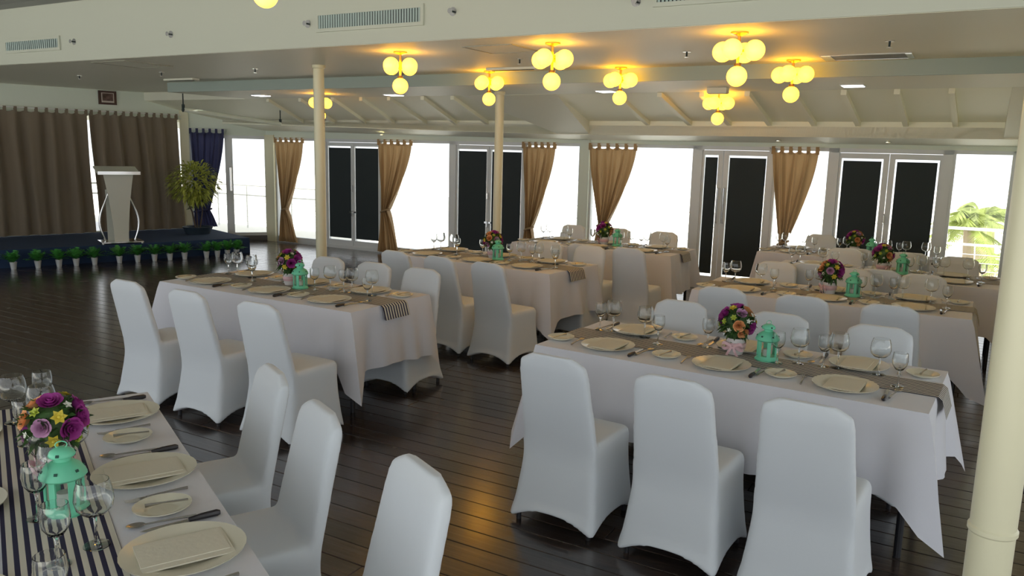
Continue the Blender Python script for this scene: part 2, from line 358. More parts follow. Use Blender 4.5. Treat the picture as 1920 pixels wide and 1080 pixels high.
obj('wall_panel', fac(PA, CD, CN, -.02, 4.8, 0, .28, -.12, 0), WALLM, wl, 0)
obj('wall_panel', fac(PA, FD, FN, -.02, FL, 2.07, 3.2, -.12, 0), WALLM, wl, 0)
obj('pier', fac(PA, FD, FN, -.06, .10, 0, 3.1, -.14, .03), CREAM, wl, 0)
obj('plinth', fac(PA, FD, FN, -.02, FL, 0, .11, -.1, .02), mat('grey_plinth', (.12, .12, .13), .6), wl, 0)
o = struct('window_7', fac(PA, CD, CN, 0, 4.8, .28, 2.36, -.07, -.062), PANE, label='window behind the brown stage curtains')
o = struct('door_5'); o['label'] = 'glass sliding door between blue curtain and room corner'
f = MB()
for q in (fac(PA, FD, FN, .10, .16, .11, 2.07, -.05, .01), fac(PA, FD, FN, FL - .1, FL - .0, .11, 2.07, -.05, .01), fac(PA, FD, FN, .1, FL, 2.01, 2.07, -.05, .01), fac(PA, FD, FN, .1, FL, .11, .17, -.05, .01)): f.add(q.v, q.f)
obj('frame', f, WFRAME, o, 0)
obj('stile', fac(PA, FD, FN, .74, .88, .15, 2.03, -.03, .02), WFRAME, o, 0)
obj('pane', fac(PA, FD, FN, .16, .74, .17, 2.01, -.02, -.012), PANE, o, 0); obj('pane', fac(PA, FD, FN, .88, FL - .1, .17, 2.01, -.02, -.012), PANE, o, 0)
hd = PA + FD * .83 + FN * .03; t = MB(); t.tube([hd + Vector((0, 0, 1.45)), hd + FN * .05 + Vector((0, 0, 1.45)), hd + FN * .05 + Vector((0, 0, 1.0)), hd + Vector((0, 0, 1.0))], .018); obj('handle', t, CHROME, o)
# right wall stub, and an out-of-view panel added to block side light
wr = MB(); slab(wr, .43, .55, 8.7, 11.6, 0, 3.2); slab(wr, .62, .74, 5.4, 8.75, 0, 3.2); struct('wall_right', wr, CREAM, label='cream wall end at the right edge')
struct('trim_1', fac(PA, CD, CN, 0, 11, 2.34, 2.37, 0, .015), WALLM)

# ------------------------------------------------------------------ outside: deck, railings, palms
dk = MB(); slab(dk, -22, 8, 11.72, 14.2, -.2, -.06); struct('trim_2', dk, DECK, label='pale balcony deck outside the windows')
sand = MB(); sand.box((20, 70, -5.2), (400, 260, .3)); struct('trim_3', sand, SAND, label='pale beach ground far below the balcony')
rl = thing('balcony_railing', 'grey balcony railing with rails and wires outside the windows', 'railing')
for z, r in ((.95, .022), (.72, .018)): obj('rail', MB().tube([P(-16, 13.4, z), P(7, 13.4, z)], r, 6), RAIL, rl)
for z in (.1, .22, .34, .46, .58): obj('wire', MB().tube([P(-16, 13.4, z), P(7, 13.4, z)], .005, 5), RAIL, rl)
for i in range(16): obj('post', MB().tube([P(-15 + 1.45 * i, 13.4, -.06), P(-15 + 1.45 * i, 13.4, .95)], .02, 6), RAIL, rl)
rl = thing('balcony_railing', 'grey balcony railing seen through the glass sliding door on the left', 'railing')
for z, r in ((.95, .022), (.72, .018)): obj('rail', MB().tube([P(-16, 13.4, z), P(-19, 9, z)], r, 6), RAIL, rl)
for i in range(4): obj('post', MB().tube([P(-16 - i, 13.4 - 1.45 * i, -.06), P(-16 - i, 13.4 - 1.45 * i, .95)], .02, 6), RAIL, rl)
def palm(x, y, ztop, seed, label, R=2.4):
    r = random.Random(seed); t = thing('palm_tree', label, 'palm', (x, y, -5), 0, 'palms beyond the balcony')
    obj('trunk', MB().tube([(0, 0, 0), (.15, 0, 2.5), (0, .1, ztop + 4.2)], [.22, .16, .13], 8), TRUNK, t)
    m = MB()
    for i in range(20):
        az = r.uniform(0, 2 * PI); el = r.uniform(.0, 1.35); L = R * r.uniform(.75, 1.1); p = Vector((0, .1, ztop + 4.2)); d = Vector((math.cos(az) * math.cos(el), math.sin(az) * math.cos(el), math.sin(el)))
        pts = []
        for k in range(9):
            s = k / 8; pts.append(p + d * L * s - Vector((0, 0, 1)) * L * .75 * s * s)
        for k in range(8):
            a, b = pts[k], pts[k + 1]; dd = (b - a).normalized(); sd_ = dd.cross(Vector((0, 0, 1))).normalized(); wl_ = .42 * math.sin(PI * (k + .8) / 9)
            for sg in (-1, 1):
                for h in (0, .25, .5, .75):
                    q = a.lerp(b, h); e = q + (sd_ * sg * .9 + dd * .7) .normalized() * wl_ - Vector((0, 0, wl_ * .5)); m.add([q, q + dd * .045, e], [(0, 1, 2)])
            m.add([a - sd_ * .02, a + sd_ * .02, b + sd_ * .015, b - sd_ * .015], [(0, 1, 2, 3)])
    tag(obj('fronds', m, PALM, t, 0), kind='stuff')
palm(11.6, 20.3, 1.0, 1, 'tall palm at left of the right end window', 1.7); palm(14.4, 24.6, .85, 2, 'middle palm seen through the right end window', 1.9); palm(17.6, 29.5, .5, 3, 'lower palm at right of the right end window', 2.0)
palm(13.6, 21.6, -.2, 11, 'half hidden palm just right of the tall left palm', 1.8)
palm(14.6, 20.4, -.7, 5, 'short palm below the tall ones outside right end window', 1.9); palm(9.6, 16.5, -.75, 8, 'lowest palm beside the door frame outside right window', 1.5)

# ------------------------------------------------------------------ columns
def column(x, y, z1, label, r=.062, ring=None):
    t = thing('column', label, 'column', (x, y, 0))
    obj('shaft', MB().lathe([(1e-4, 0), (r, 0), (r, z1), (1e-4, z1)], 28), CREAM, t, 60)
    obj('base_flange', MB().lathe([(r + .03, 0), (r + .03, .015), (r, .03)], 24), CREAM, t)
    obj('top_flange', MB().lathe([(r, z1 - .04), (r + .012, z1 - .03), (r + .012, z1)], 24), CREAM, t)
    if ring: obj('joint_ring', MB().lathe([(r, ring - .012), (r + .005, ring - .006), (r + .005, ring + .006), (r, ring + .012)], 28), CREAM, t)
column(-2.24, 9.30, 2.8, 'cream round steel post left of centre, rising behind the left middle table')
column(-.22, 10.7, 2.66, 'thin cream round post in front of the blind door near the centre', .058)
column(1.425, 2.2, 3.45, 'thick-looking cream round post at right edge, nearest to the viewer', .061, ring=.845)

# ------------------------------------------------------------------ stage
st = [(-4.70, 14.17), (-7.53, 11.82), (-11.2, 8.75), (-14.5, 12.5), (-10, 12.1)]
PAx = PA + CN * .02
st = [(-4.70, 14.17), (-7.53, 11.82), (-11.5, 8.5)] + [tuple((PA + CD * 8 + CN * .03).xy), tuple((PA + CD * .1 + CN * .04).xy), (-5.9, 15.55)]
sg = thing('stage', 'low stage platform covered in dark navy carpet', 'stage')
obj('platform', MB().prism(st, 0, .27), STAGE, sg, 0)
obj('skirt', MB().prism([(-4.68, 14.15), (-4.69, 14.18), (-11.5, 8.52), (-11.48, 8.48)], 0, .272), STAGE, sg, 0)

# ------------------------------------------------------------------ curtains
def curtain(name, label, group, O, D, Nn, top, tie, bot, zt, zb, ztie, m, folds, amp=.035, tabs=6, off=.1, seed=0, rod=None, tied=True, loc_tag='curtain'):
    r = random.Random(seed); ph = r.uniform(0, 6); base = O + D * (sum(top) / 2)
    t = thing(name, label, 'curtain', tuple(base), 0, group)
    def fn(i, j):
        z = zt + (zb - zt) * j
        if tied:
            if z > ztie:
                k = (zt - z) / (zt - ztie); l = top[0] + (tie[0] - top[0]) * k ** 1.3; rr = top[1] + (tie[1] - top[1]) * (k ** 1.5)
            else:
                k = (ztie - z) / (ztie - zb); k2 = k ** .7; l = tie[0] + (bot[0] - tie[0]) * k2; rr = tie[1] + (bot[1] - tie[1]) * k2
        else: l = top[0] + (bot[0] - top[0]) * j; rr = top[1] + (bot[1] - top[1]) * j
        wd = rr - l; tw = (top[1] - top[0]); s = l + wd * i
        a = amp * (1 + .6 * (1 - wd / tw)) * (.35 + .65 * min(1, j * 5)) if tied else amp * (.5 + .5 * min(1, j * 6))
        dd = a * (math.sin(2 * PI * folds * i + ph) + .45 * math.sin(2 * PI * folds * 1.73 * i + ph * 2 + j * .8)) + .012 * math.sin(7 * j + 9 * i)
        if j == 0: z -= 0
        z2 = z - .03 * abs(math.sin(PI * tabs * i)) * max(0, 1 - j * 14)
        p = O + D * (s + .012 * math.sin(5 * j + 20 * i)) + Nn * (off + dd); return (p.x - base.x, p.y - base.y, z2)
    obj('panel', MB().grid(fn, int(folds * 11), 44), m, t, 180)
    for k in range(tabs + 1):
        tb = MB(); sx = top[0] + (top[1] - top[0]) * (k / tabs) * .97 + .01; p = O + D * sx + Nn * off - base
        hw = D * .022
        for sgn in (-1, 1):
            q = [p - hw + Nn * .02 * sgn, p + hw + Nn * .02 * sgn]
            tb.add([(q[0].x, q[0].y, zt - .05), (q[1].x, q[1].y, zt - .05), (q[1].x, q[1].y, zt + .055), (q[0].x, q[0].y, zt + .055)], [(0, 1, 2, 3)])
        q = [p - hw - Nn * .02, p + hw - Nn * .02, p + hw + Nn * .02, p - hw + Nn * .02]; tb.add([(v.x, v.y, zt + .055) for v in q], [(0, 1, 2, 3)])
        obj('hanging_tab', tb, m, t, 0)
    if tied:
        cs = (tie[0] + tie[1]) / 2; c = O + D * cs + Nn * off - base; hw = (tie[1] - tie[0]) / 2 + .02
        ring = [tuple(c + D * hw * math.cos(a) + Nn * (amp * 1.7 + .015) * math.sin(a) + Vector((0, 0, ztie + .03 * math.cos(a)))) for a in [2 * PI * k / 16 for k in range(17)]]
        obj('tie_back', MB().tube(ring, .018, 6, False), m, t)
    if rod:
        a = O + D * rod[0] + Nn * off - base; b = O + D * rod[1] + Nn * off - base
        obj('rod', MB().tube([(a.x, a.y, zt + .04), (b.x, b.y, zt + .04)], .009, 8), RAIL, t)
    return t
W0 = WS(0); WD = U; WNn = -NN
for k, (nm, top, tie, bot, zt) in enumerate([
        ('beige curtain tied low in the room corner, leftmost on window wall', (.26, 1.0), (.44, .54), (.32, .82), .66),
        ('beige tied curtain between the first blind door and wide window', (2.84, 3.58), (2.93, 3.06), (2.84, 3.32), .78),
        ('beige tied curtain just right of the thin middle post', (5.82, 6.40), (5.92, 6.02), (5.82, 6.15), .66),
        ('beige tied curtain right of the white wall post, behind a bouquet', (7.0, 7.76), (7.2, 7.34), (7.1, 7.55), .82),
        ('golden beige tied curtain between the two right hand blind doors', (9.75, 10.34), (9.93, 10.03), (9.85, 10.2), .74)]):
    curtain('tied_curtain', nm, 'beige curtains on the window wall', W0, WD, WNn, top, tie, bot, 2.0, .03, zt, BEIGE, 7 if k != 4 else 5, .03, 5, .12, 10 + k, (top[0] - .03, top[1] + .03))
curtain('tied_curtain', 'dark blue tied curtain beside the glass sliding door behind the plant', None, PA, FD, FN, (.12, .72), (.16, .44), (.14, .56), 2.13, .3, .62, BLUEC, 6, .03, 5, .1, 31, (.1, .76))
curtain('stage_curtain', 'wide brown curtain at left behind the stage, running out of frame', 'brown stage curtains', PA, CD, CN, (1.72, 4.9), None, (1.70, 4.9), 2.38, .28, 0, TAUPE, 11, .045, 20, .12, 41, (1.0, 5.0), tied=False)
curtain('stage_curtain', 'narrower brown curtain behind the lectern and beside the pillar', 'brown stage curtains', PA, CD, CN, (.16, 1.68), None, (.10, 1.62), 2.38, .28, 0, TAUPE, 6, .045, 11, .12, 43, (.08, 1.0), tied=False)

# ------------------------------------------------------------------ lectern, potted plant, fern cups
def lectern():
    t = thing('lectern', 'pale lectern with curved chrome sides on the stage', 'lectern', (-6.4, 12.98, .27), math.radians(36))
    obj('base_plate', MB().box((0, 0, .03), (.62, .42, .02)), CHROME, t, 0)
    fm = MB()
    for sx in (-.29, .29):
        for sy in (-.19, .19): fm.lathe([(1e-4, 0), (.02, 0), (.02, .02), (1e-4, .02)], 10, (sx, sy, 0))
    obj('feet', fm, CHROME, t)
    PANEL = mat('lectern_panel', (.62, .63, .55), .3)
    def pan(yo, w0, w1, z1, name):
        ks = 12; a = []; 
        m_ = MB()
        rows = []
        for k in range(ks + 1):
            s = k / ks; wv = w0 + (w1 - w0) * s ** 1.6; rows.append((wv, .04 + (z1 - .04) * s))
        vs = []
        for wv, z in rows: vs += [(-wv, yo, z), (wv, yo, z), (wv, yo + .012, z), (-wv, yo + .012, z)]
        fs = [(0, 1, 2, 3), tuple(4 * ks + q for q in (3, 2, 1, 0))]
        for k in range(ks):
            for q in range(4): fs.append((4 * k + q, 4 * k + (q + 1) % 4, 4 * k + 4 + (q + 1) % 4, 4 * k + 4 + q))
        m_.add(vs, fs); obj(name, m_, PANEL, t, 0)
    pan(-.12, .105, .22, 1.12, 'front_panel')
    for sx in (-1, 1):
        pts = [(sx * (.20 + .09 * math.sin(PI * 1.6 * s + .2) * (1 if s < .75 else 1)), .02, .04 + 1.06 * s) for s in [k / 14 for k in range(15)]]
        obj('side_bar', MB().tube(pts, .016, 8), CHROME, t)
    obj('back_panel', MB().box((-.12, .1, .45), (.1, .012, .82)), PANEL, t, 0)
    M = Matrix.Rotation(math.radians(-14), 3, 'X')
    obj('desk_top', MB().box((0, .0, 1.17), (.62, .42, .022), M=Matrix.Rotation(math.radians(14), 3, 'X')), PANEL, t, 0)
    obj('desk_lip', MB().box((0, -.21, 1.135), (.62, .015, .05)), CHROME, t, 0)
lectern()
def big_plant():
    t = thing('potted_plant', 'leafy shrub on bare stems in a dark pot on the stage', 'plant', (-5.78, 14.62, .27))
    r = random.Random(7)
    obj('pot', MB().lathe([(1e-4, 0), (.2, 0), (.26, .12), (.27, .13), (.25, .13), (.22, .1), (1e-4, .1)], 24), POTM, t)
    m = MB(); sm = MB()
    for i in range(5):
        a = r.uniform(0, 6.28); e = Vector((.16 * math.cos(a) - .05, .16 * math.sin(a), .72 + r.uniform(-.1, .12))); sm.tube([(.04 * math.cos(a), .04 * math.sin(a), .1), (.09 * math.cos(a), .09 * math.sin(a), .4), e], [.012, .009, .007], 6)
    obj('stems', sm, STEM, t)
    for i in range(900):
        d = Vector((r.gauss(0, 1), r.gauss(0, 1), r.gauss(0, 1))).normalized(); R = r.uniform(.25, 1) ** .5
        p = Vector((-.03, 0, .93)) + Vector((d.x * .42, d.y * .42, d.z * .36)) * R; e = Vector((d.x, d.y, d.z * .6 + r.uniform(-.3, .4)))
        m.leaf(p, e, r.uniform(.09, .16), .045, droop=.35)
    tag(obj('leaves', m, BUSH, t, 0), kind='stuff')
    m = MB()
    for i in range(26):
        a = r.uniform(0, 6.28); m.leaf((-.06, -.02, .46), (math.cos(a), math.sin(a), r.uniform(-.2, .5)), .15, .022, droop=.1)
    tag(obj('low_leaves', m, LEAFD, t, 0), kind='stuff')
big_plant()
def fern_mesh(seed):
    r = random.Random(seed); m = MB()
    for i in range(34):
        a = r.uniform(0, 2 * PI); L = r.uniform(.17, .27); el = r.uniform(.45, 1.35); d = Vector((math.cos(a) * math.cos(el), math.sin(a) * math.cos(el), math.sin(el)))
        pts = [Vector((0, 0, .105)) + d * L * s - Vector((0, 0, .3 * L * s * s)) for s in [k / 6 for k in range(7)]]
        for k in range(6):
            dd = (pts[k + 1] - pts[k]).normalized(); sd_ = dd.cross(Vector((0, 0, 1))).normalized(); wv = .05 * math.sin(PI * (k + 1) / 8)
            for s in (-1, 1): m.add([pts[k], pts[k + 1], pts[k] + sd_ * s * wv + dd * .015], [(0, 1, 2)])
    return m
fb = [(-7.41, 11.73), (-7.16, 11.92), (-6.94, 12.09), (-6.76, 12.24), (-6.56, 12.4), (-6.28, 12.62), (-6.07, 12.79), (-5.87, 12.95), (-5.68, 13.09), (-5.5, 13.24), (-5.22, 13.46), (-5.08, 13.58), (-4.95, 13.7), (-4.83, 13.8)]
FL_LAB = ['at the frame\'s left edge', 'second from the left edge', 'third from the left edge', 'fourth from the left edge', 'just left of the lectern', 'directly below the lectern', 'just right of the lectern', 'second right of the lectern',
          'third right of the lectern', 'fourth right of the lectern', 'fifth right of the lectern', 'fourth from the stage corner', 'second from the stage corner', 'at the stage corner']
FL_LAB[11] = 'third from the stage corner'; FL_LAB[10] = 'fifth right of the lectern'
for i, (x, y) in enumerate(fb):
    t = thing('potted_fern', 'small green fern in tin cup along stage, ' + FL_LAB[i], 'plant', (x + .05, y - .06, 0), i * 1.3, 'ferns lined up before the stage')
    part('cup', 'cup', lambda: MB().lathe([(1e-4, 0), (.034, 0), (.05, .112), (.046, .112), (.032, .01), (1e-4, .01)], 14), CUPM, t)
    tag(part('fronds', 'fern%d' % (i % 3), lambda: fern_mesh(i % 3), FERN, t, smooth=0), kind='stuff')

# ------------------------------------------------------------------ ceiling fittings
def lamp(x, y, zc, label, drop=0):
    t = thing('globe_ceiling_lamp', label, 'lamp', (x, y, zc), 0, 'brass lamps with glowing globes')
    z0 = -drop
    part('canopy', 'canopy', lambda: MB().lathe([(1e-4, 0), (.065, 0), (.065, -.012), (.02, -.03), (1e-4, -.03)], 18), BRASS, t)
    if drop: part('stem_extension', 'stemx', lambda: MB().tube([(0, 0, 0), (0, 0, -drop)], .011), BRASS, t)
    def stem():
        m = MB().tube([(0, 0, z0), (0, 0, z0 - .245)], .011)
        m.lathe([(1e-4, z0 - .1), (.026, z0 - .1), (.026, z0 - .16), (1e-4, z0 - .16)], 12); m.lathe([(1e-4, z0 - .225), (.03, z0 - .225), (.022, z0 - .25), (1e-4, z0 - .25)], 12)
        return m
    part('stem', 'stem%g' % drop, stem, BRASS, t)
    for k in range(4):
        a = PI / 2 - math.radians(37 + 90 * k); c, s = math.cos(a), math.sin(a)
        part('arm', 'arm%d_%g' % (k, drop), lambda: MB().tube([(0, 0, z0 - .13), (c * .05, s * .05, z0 - .135), (c * .06, s * .06, z0 - .135)], .009), BRASS, t)
        part('globe', 'globe', lambda: MB().ball((0, 0, 0), .074, 24, 14), GLOBE, t, (c * .122, s * .122, z0 - .135), smooth=180)
    part('globe', 'globe', None, GLOBE, t, (0, 0, z0 - .315))
for x, y, l in [(-1.11, 7.83, 'globe lamp between left post and middle, hanging over centre table'), (.29, 6.93, 'globe lamp in the middle of front row, left of the smoke of sprinklers'), (-.32, 9.47, 'globe lamp directly above the thin middle post'),
                (1.09, 8.71, 'globe lamp beside the LED panel, right of centre'), (1.62, 6.10, 'largest globe lamp, front right with the widest glow'), (2.56, 7.69, 'globe lamp next to the chrome ceiling slot on right')]:
    lamp(x, y, 2.80, l.replace(', left of the smoke of sprinklers', ', right of the square hatch'))
lamp(2.42, 9.85, 2.66, 'small far globe lamp under the little box by the rafters'); lamp(-2.87, 12.0, 2.66, 'far globe lamp half hidden behind the left round post')
lamp(-1.52, 5.02, 3.45, 'globe lamp cut off by the top edge of frame', .35)
for x, y, l in [(-3.94, 12.65, 'round-looking LED panel furthest left, near the screen bar'), (-1.76, 11.77, 'LED ceiling panel below the left globe lamp'), (1.1, 10.1, 'LED ceiling panel left of the centre-right globe lamp'), (3.47, 8.52, 'LED ceiling panel furthest right, brightest square')]:
    t = thing('led_panel', l, 'ceiling light', (x, y, 2.66), WANG); obj('frame', MB().box((0, 0, -.006), (.23, .23, .012)), WFRAME, t, 0); obj('diffuser', MB().box((0, 0, -.014), (.2, .2, .006)), LEDM, t, 0)
for s, l in ((3.1, 'tiny downlight above the second tied curtain'), (9.86, 'tiny downlight above the golden right curtain'), (11.2, 'tiny warm downlight above the right blind doors')):
    p = WS(s, .35, 2.15); t = thing('downlight', l, 'ceiling light', (p.x, p.y, 2.128)); obj('ring', MB().lathe([(.03, .01), (.04, 0), (.04, -.008), (.03, -.008)], 16), CHROME, t); obj('bulb', MB().lathe([(1e-4, -.004), (.028, -.004), (.028, .01)], 14), SPOTM, t)
def sprinkler(p, d, label):
    t = thing('sprinkler', label, 'sprinkler', tuple(p), 0, 'ceiling and fascia sprinklers'); d = Vector(d); a = d.orthogonal().normalized(); b = d.cross(a)
    ring = lambda r, h: [tuple(d * h + (a * math.cos(k * PI / 6) + b * math.sin(k * PI / 6)) * r) for k in range(12)]
    def disc(r, h0, h1): m = MB(); m.add(ring(r, h0) + ring(r, h1), [tuple(range(12)), tuple(range(12, 24))] + [(i, (i + 1) % 12, 12 + (i + 1) % 12, 12 + i) for i in range(12)]); return m
    obj('escutcheon', disc(.036, 0, .008), CHROME, t); obj('stem', MB().tube([d * 0, d * .05], .008, 6), DARK, t); obj('deflector', disc(.022, .048, .053), CHROME, t)
for x, y, l in [(-3.13, 9.85, 'sprinkler on low ceiling left of the left post'), (-4.61, 10.68, 'sprinkler on low ceiling above the screen bar'), (.02, 8.16, 'sprinkler on low ceiling left of the centre lamp'), (1.48, 7.27, 'sprinkler on low ceiling left of the largest lamp'),
                (2.83, 6.34, 'sprinkler on low ceiling above the chrome slot'), (-6.13, 11.53, 'faint sprinkler on low ceiling at far left')]: sprinkler((x, y, 2.8), (0, 0, -1), l)
for x, y, z, l in [(-1.94, 7.68, 3.01, 'sprinkler on fascia just left of the large grille'), (-.54, 6.88, 3.02, 'sprinkler on fascia right of the large grille'), (-3.61, 8.64, 3.01, 'sprinkler on fascia midway between the two grilles'),
                   (-5.07, 9.48, 3.01, 'sprinkler on fascia beside the small left grille'), (.85, 6.08, 2.99, 'sprinkler on fascia cut by the top edge')]:
    p = P(un((x, y))[0], 5.70, z); sprinkler(p, tuple(-NN), l)
def grille(x0, y0, x1, y1, zc, h, n, label):
    u0 = un((x0, y0))[0]; u1 = un((x1, y1))[0]; uc = (u0 + u1) / 2; L = u1 - u0; p = P(uc, 5.70, zc)
    t = thing('air_grille', label, 'vent', (p.x, p.y, p.z), WANG)
    obj('back_plate', MB().box((0, -.004, 0), (L, .006, h)), DARK, t, 0)
    f = MB(); b = .03
    for c, d in (((0, -.01, h / 2 + b / 2), (L + 2 * b, .02, b)), ((0, -.01, -h / 2 - b / 2), (L + 2 * b, .02, b)), ((-L / 2 - b / 2, -.01, 0), (b, .02, h)), ((L / 2 + b / 2, -.01, 0), (b, .02, h))): f.box(c, d)
    obj('frame', f, FASC, t, 0)
    for i in range(n):
        part('slat', 'slat%g' % h, lambda: MB().box((0, 0, 0), (.016, .014, h), M=Matrix.Rotation(.5, 3, 'Z')), GRILLE, t, (-L / 2 + L * (i + .5) / n, -.014, 0), smooth=0)
grille(-1.82, 7.61, -.82, 7.04, 3.015, .115, 40, 'large slatted air grille on the fascia at top centre-left')
grille(-6.27, 10.16, -5.33, 9.62, 3.01, .10, 26, 'small slatted air grille on the fascia at top left')
grille(.99, 6.0, 2.0, 5.42, 3.03, .115, 40, 'slatted air grille on the fascia cut off by the top edge')
# ceiling slot (AC), hatches
t = thing('ceiling_air_unit', 'long chrome edged air slot in the low ceiling, right', 'vent', (3.08, 7.30, 2.8), WANG)
obj('dark_slot', MB().box((0, 0, -.004), (.62, .34, .008)), mat('slot_brown', (.12, .11, .09), .4), t, 0)
f = MB()
for c, d in (((0, .18, -.006), (.72, .02, .012)), ((0, -.18, -.005), (.72, .02, .01)), ((-.33, 0, -.006), (.09, .36, .012)), ((.335, 0, -.006), (.05, .36, .012))): f.box(c, d)
obj('chrome_rim', f, CHROME, t, 0)
def hatch(c, rz, w_, d_, label):
    t = thing('ceiling_hatch', label, 'hatch', (c[0], c[1], 2.8), rz); obj('panel', MB().box((0, 0, -.002), (w_ - .03, d_ - .03, .004)), CEILM, t, 0)
    f = MB()
    for q, d in (((0, d_ / 2, -.004), (w_, .018, .008)), ((0, -d_ / 2, -.004), (w_, .018, .008)), ((-w_ / 2, 0, -.004), (.018, d_, .008)), ((w_ / 2, 0, -.004), (.018, d_, .008))): f.box(q, d)
    obj('rim', f, mat('hatch_rim', (.35, .35, .28), .4), t, 0)
hatch((-4.52, 9.70), WANG + .0, .62, .62, 'square hatch outlined in the low ceiling at left'); hatch((-.15, 7.42), WANG, .5, .5, 'square hatch in the low ceiling near the centre')
for (x, y), l in (((-4.78, 11.72), 'thin white diffuser bar on ceiling above the screen bar'), ((-.05, 9.05), 'thin diffuser bar on ceiling right of the middle lamp')):
    t = thing('line_diffuser', l, 'vent', (x, y, 2.8), WANG); obj('frame', MB().box((0, 0, -.012), (.62, .12, .024)), CEILM, t, 0); obj('gap', MB().box((0, 0, -.026), (.52, .03, .004)), DARK, t, 0)
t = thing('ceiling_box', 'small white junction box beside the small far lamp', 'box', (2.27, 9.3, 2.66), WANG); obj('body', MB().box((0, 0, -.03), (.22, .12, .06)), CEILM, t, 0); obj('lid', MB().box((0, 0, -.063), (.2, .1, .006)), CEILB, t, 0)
# hanging screen bar
a = Vector((-5.25, 12.9, 2.42)); b = Vector((-4.1, 14.2, 2.27))
t = thing('screen_bar', 'long white projector screen case hanging by the rafters', 'screen', (0, 0, 0))
obj('case', MB().tube([a, b], .035, 8), WALLM, t); obj('end_cap', MB().tube([a + (a - b).normalized() * .01, a], .04, 8), DARK, t)
for q, z1 in ((a, 2.8), (b, 2.58)): obj('hanger', MB().tube([q + Vector((0, 0, .03)), Vector((q.x, q.y, z1))], .01, 6), DARK, t); obj('bracket', MB().box(q + Vector((0, 0, .05)), (.035, .035, .06)), DARK, t)
# picture on the left wall
pc = PA + CD * 1.33 + CN * .015; t = thing('framed_picture', 'small dark framed portrait photo high on left wall', 'picture', (pc.x, pc.y, 2.665), CA)
obj('frame', MB().box((0, 0, 0), (.30, .03, .24)), PFR, t, 0); obj('mat', MB().box((0, -.017, 0), (.21, .006, .17)), PMAT, t, 0); obj('print', MB().box((0, -.021, .01), (.18, .004, .13)), PPIC, t, 0)

